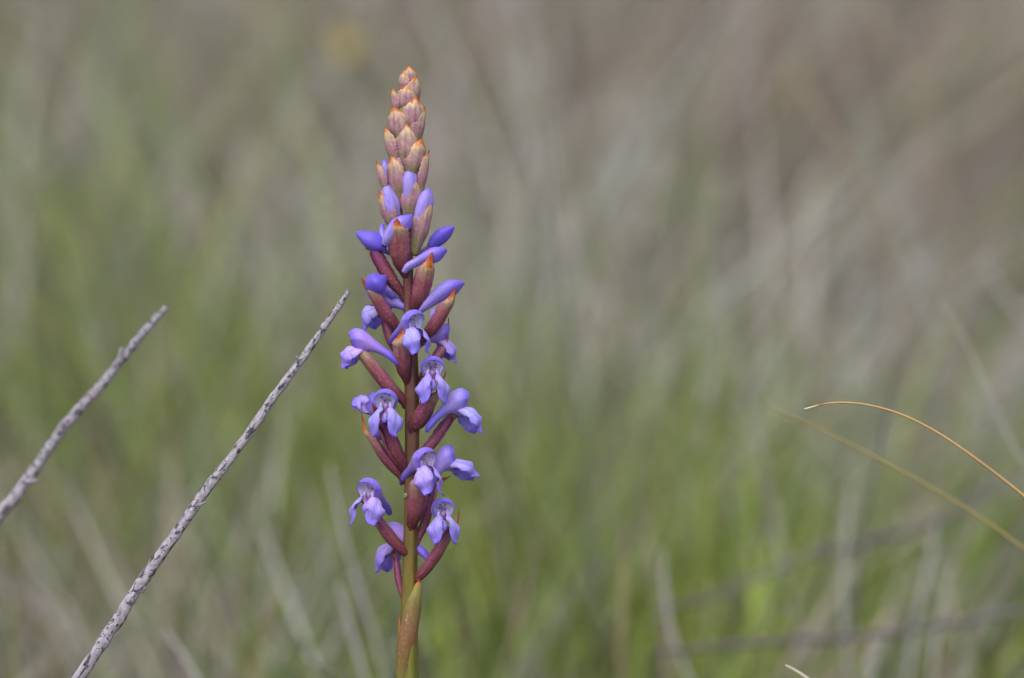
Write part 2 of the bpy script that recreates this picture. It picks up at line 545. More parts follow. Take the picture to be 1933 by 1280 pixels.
def open_flower(parent, px, py, d, yaw, pitch=0, roll=0, s=1.0, seed=0, spread=1.0, spur=1.0, droop=0., dl=1., dr=1.):
    """hooded orchid flower; own axes: x right, y up, z towards where it faces"""
    s *= 1.07
    R = rot(yaw, pitch, roll)
    def place(V):
        Q = (np.asarray(V) * s) @ R.T
        return F(np.c_[px + Q[:, 0], py - Q[:, 1], d - Q[:, 2]])
    r = random.Random(seed * 7 + 3)
    # hood: outer skin from rim to spur end, inner skin from rim to throat
    seg, k = 56, 30
    cp = spline([(0, -3, 9), (0, -2, 1), (0, -5, -11), (0, -13, -25), (0, -24, -42 * spur), (0, -36 - droop, -58 * spur), (0, -46 - droop * 2, -68 * spur)], k)
    rx = prof([19.5, 21.5, 20.0, 13.5, 9.0, 8.6, 6.0], k)
    ry = prof([20.5, 22.0, 19.0, 12.5, 8.8, 8.6, 6.0], k)
    a = np.linspace(0, 2 * math.pi, seg, endpoint=False)
    ca, sa = np.cos(a), np.sin(a)
    fr = np.clip(1 - np.arange(k) / 13, 0, 1)[:, None]        # how far a ring still belongs to the open front
    low = np.clip(-ca, 0, 1)[None]
    X = rx[:, None] * sa[None] * (1 - .42 * fr * low)
    Y = ry[:, None] * ca[None] * (1 + .55 * fr * low)
    up_ = np.clip(ca, 0, 1)[None]
    Y = Y * (1 - .33 * up_ * fr ** 2.2)
    X = X * (1 - .22 * up_ * fr ** 2.2)
    Z = 9.0 * up_ * fr ** 1.1 - 7 * low * fr + .9 * np.sin(a * 3 + seed)[None] * fr ** 3
    outer = cp[:, None] + np.stack([X, Y, Z], -1)
    ki = 16
    ti = np.linspace(0, 1, ki)
    sh = np.interp(ti, [0, .06, .3, .7, 1], [1.0, .95, .90, .74, .04])
    dz = np.interp(ti, [0, .06, .3, .7, 1], [1.0, 1.2, -4, -11, -15])
    inner = np.stack([outer[0][None, :, 0] * sh[:, None],
                      (outer[0][None, :, 1] + 2) * sh[:, None] - 2,
                      outer[0][None, :, 2] * (1 - .6 * ti[:, None]) + dz[:, None]], -1)
    V = np.vstack([outer.reshape(-1, 3), inner.reshape(-1, 3)])
    Fc = []
    for base, kk, flip in ((0, k, False), (k * seg, ki, True)):
        for i in range(kk - 1):
            for j in range(seg):
                j2 = (j + 1) % seg
                q = (base + i * seg + j, base + i * seg + j2, base + (i + 1) * seg + j2, base + (i + 1) * seg + j)
                Fc.append(q if flip else q[::-1])
    for j in range(seg):
        j2 = (j + 1) % seg
        Fc.append((j, j2, k * seg + j2, k * seg + j))
    tip = len(V)
    V = np.vstack([V, cp[-1] + np.array([0, -3.5, -3.5])])
    for j in range(seg):
        Fc.append(((k - 1) * seg + j, tip, (k - 1) * seg + (j + 1) % seg))
    To = np.repeat(np.linspace(0, 1, k), seg)
    co = grad([(0, DEEP * .35 + VIOLET * .65), (.08, VIOLET), (.25, VIOLET * .5 + PALE * .4 + PINK * .1), (.48, VIOLET * .5 + PINK * .35 + PALE * .15), (.75, VIOLET), (1, DEEP)], To)
    Ti = np.repeat(ti, seg)
    ci = grad([(0, VIOLET), (.08, VIOLET * .4 + PALE * .6), (.20, PALE * .5 + WHITE * .5), (.4, WHITE), (.8, WHITE * .8 + PINK * .2), (1, PINK)], Ti)
    xi, yi = inner[..., 0].ravel(), inner[..., 1].ravel()
    lowm = np.clip((-yi - 10) / 12, 0, 1)[:, None]
    ci = ci * (1 - lowm * .6) + PINK * lowm * .6
    dots = [(-5, 3), (5, 4), (-2, -3), (6, -3), (1, 8), (-8, -2), (9, 9)]
    for q, (dx, dy) in enumerate(dots):
        dx += r.uniform(-2, 2); dy += r.uniform(-2, 2)
        rr = r.uniform(1.1, 2.1) if q < 5 else .9
        mk = (np.hypot(xi - dx, yi - dy) < rr)[:, None]
        ci = np.where(mk, DOT, ci)
    U = np.r_[np.tile(np.abs(a / math.pi - 1), k + ki), .5]
    T = np.r_[To, Ti, 1.0]
    c = np.vstack([jitter(co, .03), jitter(ci, .02), DEEP[None]])
    tint = np.array([r.uniform(.92, 1.12), r.uniform(.94, 1.12), r.uniform(.97, 1.02)])
    mesh_obj('hood', place(V), Fc, M_PETAL, parent, c * tint, np.c_[U * 2, T * 4 + seed])
    # lateral sepals
    for sg, dw in ((-1, dl), (1, dr)):
        q = spread * r.uniform(.92, 1.08)
        P = spline([(sg * 11, -16, -8), (sg * 17 * q, -20, 6), (sg * 22 * q, -29 * dw, 18), (sg * 24 * q, -42 * dw, 25), (sg * 19 * q, -56 * dw, 26), (sg * (20 + 3 * r.random()) * q, -67 * dw, 27)], 24)
        wp = prof([.34, .72, 1.0, 1.0, .70, .10], 24) * 36
        wp[-3:] *= np.array([.9, .75, .7])
        V, Fc, U, T, B = petal_geo(P, wp, (sg * .9, .25, .75), np.interp(np.linspace(0, 1, 24), [0, .5, 1], [rad(125), rad(80), rad(95)]), nu=15, thick=1.5, ruffle=2.6, fold=2.4, seed=seed)
        ed = np.abs(U * 2 - 1)
        c = grad([(0, PINK), (.22, PALE * .9 + WHITE * .1), (.5, PALE * .72 + VIOLET * .28), (.74, VIOLET * .7 + PALE * .3), (.9, VIOLET), (1, DEEP)], np.clip(T + .1 * (ed - .5), 0, 1))
        c = c * (1 - .35 * (1 - ed)[:, None] ** 6) + VIOLET * .35 * (1 - ed)[:, None] ** 6
        c = c * (1 - .5 * ed[:, None] ** 4) + VIOLET * .5 * ed[:, None] ** 4
        mesh_obj('lateral_sepal', place(V), Fc, M_PETAL, parent, jitter(c, .03) * tint, np.c_[U, T * 3 + sg])
    # small inner petals flanking the column
    for sg in (-1, 1):
        P = spline([(sg * 6, -26, -4), (sg * 9, -20, 2), (sg * 9.5, -11, 4), (sg * 7, -4, 1)], 14)
        V, Fc, U, T, B = petal_geo(P, prof([.5, .9, 1, .35], 14) * 6.5, (sg * .4, 0, 1), rad(110), nu=9, thick=1.2)
        c = grad([(0, PINK), (.5, WHITE * .45 + PINK * .55), (1, PALE)], T)
        mesh_obj('inner_petal', place(V), Fc, M_PETAL, parent, jitter(c, .03), np.c_[U, T * 2])
    # lip
    P = spline([(0, -22, -2), (0, -25, 9), (0, -33, 17), (0, -42, 19)], 14)
    V, Fc, U, T, B = petal_geo(P, prof([.55, .7, 1.0, .5], 14) * 13, (0, .4, 1), rad(130), nu=9, thick=1.6)
    c = grad([(0, ROSE), (.3, PINK), (.65, PALE * .6 + VIOLET * .4), (1, VIOLET)], T)
    mesh_obj('lip', place(V), Fc, M_PETAL, parent, jitter(c, .03), np.c_[U, T * 2])
    # column: a short rosy knob with a dark cavity in the throat
    P = spline([(0, -27, -6), (0, -20, -2), (0, -14, -1), (0, -9, -4)], 12)
    V, Fc, U, T = tube_geo(P, prof([.8, 1, .9, .3], 12) * 5.5, None, (0, 0, 1), seg=12)
    c = grad([(0, PINK), (.4, ROSE), (.6, ROSE * .6), (.8, PINK), (1, WHITE)], T)
    mesh_obj('column', place(V), Fc, M_PETAL, parent, c, np.c_[U, T])


# ------------------------------------------------------------------ the ground
gx = np.r_[np.linspace(-60, -3, 12), np.linspace(-2.5, 2.5, 60), np.linspace(3, 60, 12)]
gy = np.r_[np.linspace(-20, -1.6, 8), np.linspace(-1.4, 6, 80), np.linspace(6.6, 120, 30)]
GX, GY = np.meshgrid(gx, gy)


def ground_z(x, y):
    x, y = np.asarray(x, float), np.asarray(y, float)
    near = np.clip((y - .3) / .8, 0, 1)
    return (vnoise(x * 3 + 9, y * 3 + 4, 2) - .5) * .05 * near + (vnoise(x * .4, y * .4, 5) - .5) * .12 * np.clip((y - 1) / 4, 0, 1) + np.clip(y - 6, 0, None) ** 1.5 * .02


GV = np.stack([GX, GY, ground_z(GX, GY)], -1).reshape(-1, 3)
GF = []
nx = len(gx)
for i in range(len(gy) - 1):
    for j in range(nx - 1):
        GF.append((i * nx + j, i * nx + j + 1, (i + 1) * nx + j + 1, (i + 1) * nx + j))
ground = mesh_obj('ground', GV, GF, M_SOIL)
tag(ground, 'dark soil and dry litter under the meadow grass', kind='structure')


# ------------------------------------------------------------------ the meadow grass (one uncountable mass)
def blobs(x, y, lst):
    """sum of soft patches, each placed on the meadow; (photo x, photo y, radius m, stretch in depth, amount)"""
    v = np.zeros_like(x)
    for px, py, r_, st, am in lst:
        g = ray_z(px, py, .12)
        v += am * np.exp(-(((x - g[0]) / r_) ** 2 + ((y - g[1]) / (r_ * st)) ** 2))
    return v


GREEN_PATCH = [(1300, 900, .085, 1.6, 1.5), (1060, 760, .07, 1.3, .7), (880, 640, .08, 1.3, .4), (1130, 860, .07, 1.5, 1.1), (1420, 1010, .06, 1.2, 1.1), (1560, 820, .05, 1.3, .5), (190, 330, .06, 1.2, 1.5), (270, 560, .05, 1.2, .7), (40, 720, .08, 1.6, 1.1), (640, 1060, .05, 1.5, .5),
               (920, 1120, .05, 1.3, .9), (270, 560, .08, 1.5, .5), (70, 160, .2, 1.4, .5), (560, 1180, .06, 1.2, .4), (1900, 760, .05, 1.5, .5), (880, 1240, .04, 1.2, .7)]
STRAW_PATCH = [(1300, 330, .16, 1.2, .6), (1000, 250, .18, 1.2, .5), (1180, 380, .12, 1.6, 1.0), (1560, 540, .10, 1.4, 1.1), (1380, 470, .10, 1.3, .7), (600, 380, .10, 1.6, .8), (1820, 90, .2, 1.5, .6), (480, 260, .2, 1.2, .4), (1150, 1130, .06, 1.2, .5), (560, 1100, .06, 1.3, .5),
               (1700, 1080, .07, 1.2, .6)]
BROWN_PATCH = [(1800, 40, .35, 1.4, 1.2), (1330, 60, .25, 1.5, .9), (1500, 140, .2, 1.3, .5), (980, 520, .08, 1.5, .3), (330, 900, .05, 1.4, .5), (250, 330, .1, 1.5, .4)]


def blades(n, y0, y1, L0, L1, w0, w1, margin, seed, kseg=6, power=1.0, per=13):
    g = np.random.default_rng(seed)
    m = max(8, n // per)                                  # the grass grows in tufts
    ty = y0 + (y1 - y0) * g.random(m) ** power
    th = (ty - CAM[1]) * .5 * 1933 * S / DIST + margin
    tx = (g.random(m) * 2 - 1) * th
    gr = blobs(tx, ty, GREEN_PATCH)
    stw = blobs(tx, ty, STRAW_PATCH)
    br = blobs(tx, ty, BROWN_PATCH)
    patch = vnoise(tx * 7 + 31, ty * 4 + 17, 3)
    pg = .57 + 1.1 * (patch - .5) + gr * .7 - stw * .4 - br * .45 + .08 - .13 * np.clip(ty, 0, 3) + .14 * np.clip(1.0 - ty, 0, .5)
    isg = g.random(m) < np.clip(pg, .08, .95)
    isb = ~isg & (g.random(m) < np.clip(.22 + br * .45 - stw * .2, .05, .9))
    v = g.random(m)[:, None]
    h_ = g.random(m)[:, None]
    lush = np.clip(gr, 0, 1)[:, None]
    g1 = np.array([.215, .235, .042]) * h_ + np.array([.13, .185, .115]) * (1 - h_)
    g2 = np.array([.25, .29, .04]) * h_ + np.array([.13, .22, .05]) * (1 - h_)
    gcol = (g1 * (1 - lush) + g2 * lush) * (.5 + 1.0 * v)
    scol = (np.array([.39, .36, .29]) * h_ + np.array([.42, .42, .42]) * (1 - h_)) * (.50 + .85 * v) * (1 + .14 * np.clip(stw, 0, 1.2))[:, None]
    bcol = (np.array([.225, .18, .11]) * h_ + np.array([.32, .245, .24]) * (1 - h_)) * (.7 + .6 * v)
    tcol = np.where(isg[:, None], gcol, np.where(isb[:, None], bcol, scol))
    lay = np.clip((tx / (th - margin * .5)) * 2.4 - .1, 0, 1)  # the wind has laid the right-hand side over
    tlx = g.normal(0, .26, m) + lay * g.normal(.85, .45, m) * np.where(ty > .8, 1.4, 1.0) - .12 * (1 - lay) * (tx < 0)
    tly = g.normal(0, .20, m)
    ci = g.integers(0, m, n)
    spread = .009 + .005 * np.clip(ty[ci], 0, 4)
    x = tx[ci] + g.normal(0, 1, n) * spread
    y = ty[ci] + g.normal(0, 1, n) * spread * 1.3
    z = ground_z(x, y) - .004
    isg = isg[ci]
    lush = lush[ci]
    lay = lay[ci]
    col = tcol[ci] * (1 + g.normal(0, .20, (n, 1))) * (1 + g.normal(0, .05, (n, 3)))
    odd = g.random(n) < .25
    col = np.where(odd[:, None], tcol[g.integers(0, m, n)], col)
    L = L0 + (L1 - L0) * g.random(n) ** 1.3
    L = L * np.where(isg, .9, 1.0) * (1 + .25 * lush[:, 0])
    azm = g.random(n) * 2 * math.pi
    lean = np.abs(g.normal(.06, .22, n)) + .04
    lx = np.cos(azm) * lean + tlx[ci]
    ly = np.sin(azm) * lean + tly[ci]
    curve = np.abs(g.normal(.40, .38, n)) * np.where(isg, 1.0, .8)
    wd = w0 + (w1 - w0) * g.random(n)
    t = np.linspace(0, 1, kseg + 1)
    hx = lx[:, None] * t + np.cos(azm)[:, None] * curve[:, None] * t ** 2.2 * .6 + lay[:, None] * .15 * t ** 2
    hy = ly[:, None] * t + np.sin(azm)[:, None] * curve[:, None] * t ** 2.2 * .6
    hz = t[None] * np.ones((n, 1)) - .25 * (hx ** 2 + hy ** 2)
    C = np.stack([x[:, None] + hx * L[:, None], y[:, None] + hy * L[:, None], z[:, None] + hz * L[:, None]], -1)
    fa = g.random(n) * math.pi
    sd_ = np.stack([np.cos(fa), np.sin(fa) * .5, np.zeros(n)], -1)
    taper = np.interp(t, [0, .25, .7, 1], [.7, 1, .7, .04])
    W = sd_[:, None] * (wd[:, None] * taper[None] * .5)[..., None]
    V = np.stack([C - W, C + W], 2).reshape(-1, 3)
    k2 = 2 * (kseg + 1)
    b0 = (np.arange(n) * k2)[:, None, None]
    i = np.arange(kseg)[None, :, None]
    quad = b0 + 2 * i + np.array([0, 1, 3, 2])[None, None]
    c = np.repeat(col, k2, axis=0)
    return V, quad.reshape(-1, 4), c


def big_mesh(name, parts, mat):
    V = np.vstack([p[0] for p in parts])
    off, Q = 0, []
    for p in parts:
        Q.append(p[1] + off)
        off += len(p[0])
    Q = np.vstack(Q)
    c = np.vstack([p[2] for p in parts])
    me = bpy.data.meshes.new(name)
    me.vertices.add(len(V))
    me.vertices.foreach_set('co', V.astype(np.float32).ravel())
    me.loops.add(Q.size)
    me.loops.foreach_set('vertex_index', Q.astype(np.int32).ravel())
    me.polygons.add(len(Q))
    me.polygons.foreach_set('loop_start', np.arange(0, Q.size, 4, dtype=np.int32))
    me.polygons.foreach_set('loop_total', np.full(len(Q), 4, dtype=np.int32))
    me.update(calc_edges=True)
    a = me.attributes.new('pigment', 'FLOAT_COLOR', 'POINT')
    c4 = np.ones((len(V), 4), np.float32)
    c4[:, :3] = c
    a.data.foreach_set('color', c4.ravel())
    me.materials.append(mat)
    o = bpy.data.objects.new(name, me)
    return link(o)


meadow = big_mesh('meadow_grass', [
    blades(15000, .30, 1.3, .06, .165, .0010, .0034, .30, 21, per=5),
    blades(20000, 1.3, 3.2, .07, .18, .0016, .0052, .40, 22, per=7),
    blades(20000, 3.2, 9.0, .12, .34, .004, .010, .8, 23, 5, 1.3, 20),
    blades(5000, -.9, .30, .04, .12, .0012, .003, .25, 24),
    blades(1200, .45, 2.2, .20, .30, .0012, .0026, .3, 25, per=3),
], M_GRASS)
tag(meadow, 'soft mixed meadow of green and straw coloured grass filling the background', 'grass', kind='stuff')


# ------------------------------------------------------------------ the orchid
STEM_PX = [(772, 3042), (774, 2300), (770, 1700), (769, 1290), (770, 1200), (772, 1100), (774, 1000), (776, 900), (777, 800), (776, 700), (774, 620), (771, 550), (770, 480), (770, 400), (769, 330), (769, 270), (769, 215), (771, 165)]
STEM_W = [44, 42, 40, 38, 34, 29, 26, 26, 27, 26, 23, 20, 18, 17, 22, 30, 34, 14]
orchid = empty('orchid', F([STEM_PX[0] + (0,)])[0])
tag(orchid, 'single upright orchid spike with violet hooded flowers below pinkish buds', 'orchid')
k = 150
Q = spline([(a, b, 0) for a, b in STEM_PX], k)
R = prof(STEM_W, k) / 2
V, Fc, U, T = tube_geo(Q, R, R, seg=28, lobes=5, lobe_amp=.085, tw=2.6)
py_ = V[:, 1]
c = grad([(130, LIME), (300, LIME * .9), (360, LIME * .5 + DARKM * .5), (430, DARKM * .8 + MAROON * .2), (700, lin(88, 52, 46)), (860, lin(98, 64, 44)), (960, lin(104, 82, 36)), (1100, lin(108, 98, 30)), (1300, lin(104, 112, 40)), (3000, MOSS)], py_)
mesh_obj('stem', F(V), Fc, M_STEM, orchid, jitter(c, .05), np.c_[U, py_])

# closed buds at the top: tip x, tip y, base x, base y, width, azimuth, (optional violet bud: points, radii)
TOP = [
    (774, 128, 773, 172, 25, 0, None),
    (762, 137, 757, 178, 25, -50, None),
    (787, 146, 789, 200, 30, 50, None),
    (769, 162, 766, 222, 37, -4, None),
    (742, 168, 746, 222, 24, -75, None),
    (787, 186, 781, 258, 38, 14, None),
    (744, 204, 750, 274, 36, -28, None),
    (804, 203, 791, 280, 34, 66, None),
    (768, 233, 766, 322, 41, -4, None),
    (726, 242, 742, 318, 30, -64, None),
    (798, 265, 781, 340, 38, 30, None),
    (741, 292, 752, 384, 34, -20, ([(752, 360, -14), (752, 330, -18), (753, 305, -18), (754, 297, -16)], [8, 11, 9, 3])),
    (811, 285, 797, 372, 28, 72, None),
    (711, 306, 728, 370, 22, -60, ([(732, 370, -4), (728, 340, -6), (725, 318, -6), (723, 306, -4)], [7, 10, 8, 3])),
    (782, 331, 772, 418, 37, 6, ([(773, 390, -16), (774, 355, -20), (774, 336, -19), (772, 327, -16)], [10, 15, 13, 6])),
    (716, 360, 740, 440, 34, -42, ([(742, 425, -10), (736, 392, -16), (731, 366, -16), (728, 351, -12)], [10, 16, 13, 5])),
    (816, 373, 785, 484, 36, 34, ([(792, 440, -12), (800, 400, -16), (807, 376, -16), (812, 362, -14)], [12, 16, 14, 6])),
]
for i, (tx, ty, bx, by, wd, az, bud) in enumerate(TOP):
    core = np.interp((ty + by) / 2, [130, 170, 220, 300, 360, 420], [2, 6, 12, 11, 8, 7])
    ca = math.cos(rad(az))
    db, dm, dt = -core * ca * .6, -(core + wd * .30) * ca, -(core + wd * .12) * ca
    g = empty('bud', F([(bx, by, db)])[0], orchid)
    mx_, my_ = (tx * .5 + bx * .5), (ty + by) / 2
    ox = math.sin(rad(az)) * 2.5
    P = [(bx, by, db), (bx * .7 + tx * .3 + ox, by * .7 + ty * .3, dm * .85 + db * .15), (mx_ + ox * 1.4, my_, dm), (tx * .75 + bx * .25 + ox, ty * .78 + by * .22, dm), (tx, ty, dt)]
    bract(g, P, wd * (1.22 if i < 11 else 1.12), az, closed=True, cup=150, seed=i + 1, dark=0.0 if i < 11 else .12)
    if bud:
        bud_tube(g, [(a - math.sin(rad(az)) * 4, b - 3, c_ + 13) for a, b, c_ in bud[0]], [r_ * 1.05 for r_ in bud[1]], seed=i)
    else:
        Pi = [np.array(p) - az_vec(az) * wd * .42 for p in P]
        bud_tube(g, [tuple(p) for p in Pi[:4]], [wd * .16, wd * .30, wd * .32, wd * .12], seed=i,
                 cols=[(0, LIME), (.5, BLUSH), (1, PALE)])
# rear buds that close the spike from behind
for i, (ty, az, wd) in enumerate([(160, 170, 30), (200, 130, 34), (205, -140, 34), (250, 178, 38), (290, 125, 36), (300, -130, 34), (345, 176, 36)]):
    core = np.interp(ty + 30, [130, 170, 220, 300, 360, 420], [2, 6, 12, 11, 8, 7]) + 6
    sx, ca = math.sin(rad(az)), math.cos(rad(az))
    P = [(769 + sx * core * .5, ty + 72, -core * ca * .5), (769 + sx * core * 1.1, ty + 45, -core * ca * 1.2), (769 + sx * core * 1.2, ty + 20, -core * ca * 1.4), (769 + sx * core, ty, -core * ca * 1.1)]
    g = empty('bud', F([P[0]])[0], orchid)
    bract(g, P, wd, az, closed=True, cup=160, seed=40 + i)

# flowers and opening buds: base, top of ovary, width, bract azimuth, bract tip, depth base/top
PODS = {
    18: ((763, 508), (753, 432), 38, -8, (751, 414), -8, -36),
    19: ((757, 552), (706, 470), 25, -165, (690, 470), -3, -14),
    20: ((788, 520), (815, 462), 17, 150, (822, 470), 6, 22),
    21: ((782, 580), (806, 505), 33, 16, (817, 477), -8, -36),
    22: ((748, 615), (704, 548), 27, -48, (682, 523), -4, -26),
    23: ((752, 668), (727, 600), 20, 170, (700, 590), 8, 26),
    24: ((803, 634), (846, 570), 27, 40, (862, 541), -6, -26),
    25: ((767, 712), (758, 645), 30, -12, (770, 614), -10, -40),
    26: ((800, 705), (834, 655), 24, 105, (847, 600), 8, 22),
    27: ((760, 755), (686, 668), 26, -40, (662, 640), -6, -22),
    28: ((779, 808), (815, 745), 35, 75, (843, 700), -8, -30),
    29: ((761, 880), (726, 797), 33, -125, (702, 760), -8, -32),
    30: ((754, 897), (696, 815), 22, -75, (681, 775), -2, -4),
    31: ((783, 872), (850, 788), 22, 140, (880, 775), 2, 8),
    32: ((777, 990), (790, 908), 32, 6, (794, 887), -10, -42),
    33: ((790, 1016), (818, 915), 20, 120, (850, 900), 6, 20),
    34: ((765, 1046), (704, 968), 25, -110, (672, 922), -6, -26),
    35: ((787, 1096), (852, 998), 24, 80, (868, 962), -4, -22),
    36: ((762, 1135), (746, 1055), 15, -140, (728, 1030), 6, 26),
}
FLOW = {}
for key, (b, t, wd, az, bt, d0, d1) in PODS.items():
    g = empty('flower' if key not in (18, 19, 20, 21, 22) else 'opening_bud', F([b + (d0,)])[0], orchid)
    FLOW[key] = g
    dx, dy = t[0] - b[0], t[1] - b[1]
    bow = np.array([dy, -dx]) / max(1, math.hypot(dx, dy)) * (3.5 if dx > 0 else -3.5)
    mid = ((b[0] + t[0]) / 2 - bow[0], (b[1] + t[1]) / 2 - bow[1])
    P = [(b[0] * .7 + 775 * .3, b[1] + 16, d0 * .6), b + (d0,), (b[0] + dx * .25 - bow[0] * .8, b[1] + dy * .25 - bow[1] * .8, d0 * .7 + d1 * .3), mid + ((d0 + d1) / 2,), (b[0] + dx * .8 - bow[0] * .5, b[1] + dy * .8 - bow[1] * .5, d0 * .2 + d1 * .8), t + (d1,)]
    wd *= 1.1
    ovary(g, P, wd * .80, seed=key, tone=.25 if key in (31, 33, 36) else 0)
    off = az_vec(az) * wd * .42
    PB = [np.array(p) + off * f for p, f in zip(P[1:], (.5, .9, 1, 1, 1.05))]
    PB.append(np.array(bt + (d1 + off[2] * .9 - 2,)))
    bract(g, PB, wd * 1.0, az, closed=False, cup=172, seed=key, wprof=[.55, .8, .97, 1.0, 1.0, .98, .86, .46, .05])

V_ = [(0, PALE), (.3, VIOLET * .3 + PALE * .7), (.6, VIOLET * .6 + PALE * .4), (.85, VIOLET), (1, DEEP * .5 + VIOLET * .5)]
D_ = [(0, VIOLET * .5 + DEEP * .5), (.3, DEEP * .8 + VIOLET * .2), (.75, DEEP * .7 + VIOLET * .3), (1, VIOLET * .4 + DEEP * .6)]
bud_tube(FLOW[18], [(727, 462, -26), (736, 448, -32), (752, 430, -34), (768, 418, -32), (779, 407, -28)], [7, 13, 18, 14, 3], 'hood', 18, cols=V_)
bud_tube(FLOW[18], [(728, 460, -20), (722, 440, -12), (722, 424, -6)], [6, 6, 4], 'spur', 18, cols=V_)
bud_tube(FLOW[19], [(728, 470, -12), (716, 462, -14), (699, 454, -16), (684, 446, -16), (673, 440, -14)], [7, 16, 17, 10, 2], 'hood', 19, cols=D_)
bud_tube(FLOW[19], [(718, 470, -6), (728, 474, 2), (736, 480, 8)], [6, 5, 3], 'spur', 19, cols=V_)
bud_tube(FLOW[20], [(811, 466, 20), (822, 454, 22), (836, 442, 22), (848, 434, 20), (857, 428, 18)], [7, 13, 14, 9, 2], 'hood', 20, cols=D_)
bud_tube(FLOW[20], [(812, 466, 26), (800, 474, 30), (792, 482, 32)], [6, 5, 4], 'spur', 20, cols=V_)
bud_tube(FLOW[21], [(763, 514, -26), (772, 503, -30), (790, 494, -32), (808, 486, -34), (826, 479, -32), (843, 472, -26)], [5, 7.5, 9, 13, 14, 4], 'hood', 21, cols=V_)
bud_tube(FLOW[22], [(724, 548, -22), (716, 541, -26), (708, 530, -28), (704, 519, -28)], [10, 20, 21, 8], 'hood', 22, cols=D_, lobes=4, amp=.11)
bud_tube(FLOW[22], [(716, 546, -18), (732, 548, -8), (742, 560, 0)], [9, 7, 6], 'spur', 22, cols=V_)
bud_tube(FLOW[24], [(793, 588, -10), (803, 577, -14), (820, 563, -18), (838, 550, -20), (856, 541, -18), (876, 534, -12)], [5, 9, 12, 16, 15, 3], 'hood', 24, cols=V_)
Pp = spline([(814, 598, -22), (822, 592, -26), (833, 584, -26)], 14)
V, Fc, U, T, B = petal_geo(Pp, prof([.6, 1, .15], 14) * 17, az_vec(20), rad(100), nu=9)
mesh_obj('lateral_sepal', F(V), Fc, M_PETAL, FLOW[24], grad([(0, PALE), (1, VIOLET)], T), np.c_[U, T * 2])

open_flower(FLOW[23], 716, 556, 28, -115, 0, 8, 1.1, 23, dl=.8, dr=.8)
open_flower(FLOW[25], 781, 602, -52, 37, 2, 0, .93, 25)
open_flower(FLOW[26], 832, 624, 26, 115, -20, -20, .85, 26)
open_flower(FLOW[27], 678, 638, -20, -98, 6, -4, 1.0, 27, dl=.8, dr=.8)
open_flower(FLOW[28], 817, 690, -46, 7, 0, 0, 1.0, 28)
open_flower(FLOW[29], 729, 752, -50, -8, 0, 0, 1.0, 29)
open_flower(FLOW[30], 704, 758, -2, -80, 0, -46, .85, 30, dl=.55, dr=.55, spread=.7)
open_flower(FLOW[31], 866, 752, -6, 112, 0, 8, 1.0, 31)
open_flower(FLOW[32], 802, 862, -52, 38, 0, 0, 1.0, 32)
open_flower(FLOW[33], 842, 860, 10, 110, 0, 30, .95, 33)
open_flower(FLOW[34], 697, 920, -38, -30, 0, 0, 1.0, 34, spread=1.2)
open_flower(FLOW[35], 836, 957, -38, 12, 0, 0, .97, 35)
open_flower(FLOW[36], 744, 1008, 34, -118, 0, 0, 1.08, 36)

# pale scar on the stem
for q in range(7):
    a_ = q * 2 * math.pi / 7
    P = spline([(765 + 3.4 * math.cos(a_), 936 + 4.6 * math.sin(a_), -13), (765 + 1.2 * math.cos(a_ + .6), 936 + 1.8 * math.sin(a_ + .6), -15)], 5)
    V, Fc, U, T = tube_geo(P, np.full(5, .8), seg=6)
    mesh_obj('stem_hair', F(V), Fc, M_STEM, orchid, np.tile(lin(190, 180, 170), (len(V), 1)), np.c_[U, T])

# sheath leaves on the lower stem
P = spline([(758, 1330, -14), (762, 1270, -19), (769, 1220, -22), (776, 1180, -22), (783, 1140, -20), (789, 1112, -17), (791, 1096, -15)], 30)
V, Fc, U, T, B = petal_geo(P, prof([.5, .8, 1, 1, .85, .5, .06], 30) * 36, az_vec(12), rad(165), nu=17, thick=1.8, ruffle=.4)
c = grad([(0, MOSS), (.2, lin(112, 92, 46)), (.42, lin(122, 84, 58)), (.66, lin(116, 106, 54)), (.88, lin(134, 132, 62)), (.945, ORANGE), (.965, RUST), (1, RUST)], np.clip(T + .06 * (vnoise(U * 5, T * 6, 3) - .5), 0, 1))
mesh_obj('sheath_leaf', F(V), Fc, M_BRACT, orchid, jitter(c, .05), np.c_[U, T * 4])
P = spline([(756, 1500, -12), (752, 1330, -15), (751, 1240, -14), (752, 1160, -10)], 22)
V, Fc, U, T, B = petal_geo(P, prof([1, .9, .6, .05], 22) * 26, az_vec(-35), rad(150), nu=11, thick=1.6)
c = grad([(0, MOSS), (.6, MOSS), (.85, lin(140, 116, 50)), (1, lin(160, 92, 50))], T)
mesh_obj('sheath_leaf', F(V), Fc, M_STEM, orchid, jitter(c, .05), np.c_[U, T * 40])


# ------------------------------------------------------------------ stalks and twigs
def stalk_obj(name, W3, wd, cols, mat, parent=None, seg=8, knob=0., seed=0, flat=1.0, kk=40):
    """a thin round or flattened stalk along world points, widths in metres"""
    Q = spline(W3, kk)
    R = prof(wd, kk) / 2
    if knob:
        g = np.random.default_rng(seed)
        s_ = np.linspace(0, kk, kk)
        R = R * (1 + knob * (vnoise(s_ * .9, s_ * 0, seed) - .5) * 2)
        Q = Q + (np.stack([vnoise(s_ * .35, s_ * 0 + 5, seed), s_ * 0, vnoise(s_ * .35, s_ * 0 + 9, seed)], -1) - .5) * np.array([1, 0, 1]) * R[:, None] * knob * 2.2
    V, Fc, U, T = tube_geo(Q, R, R * flat, (.1, -1, .15), seg=seg)
    ln = np.linalg.norm(np.diff(Q, axis=0), axis=1).sum() / S
    c = grad(cols, T) if cols is not None else None
    return mesh_obj(name, V, Fc, mat, parent, c, np.c_[U, T * ln + seed * 311], origin=None if parent is not None else Q[0])


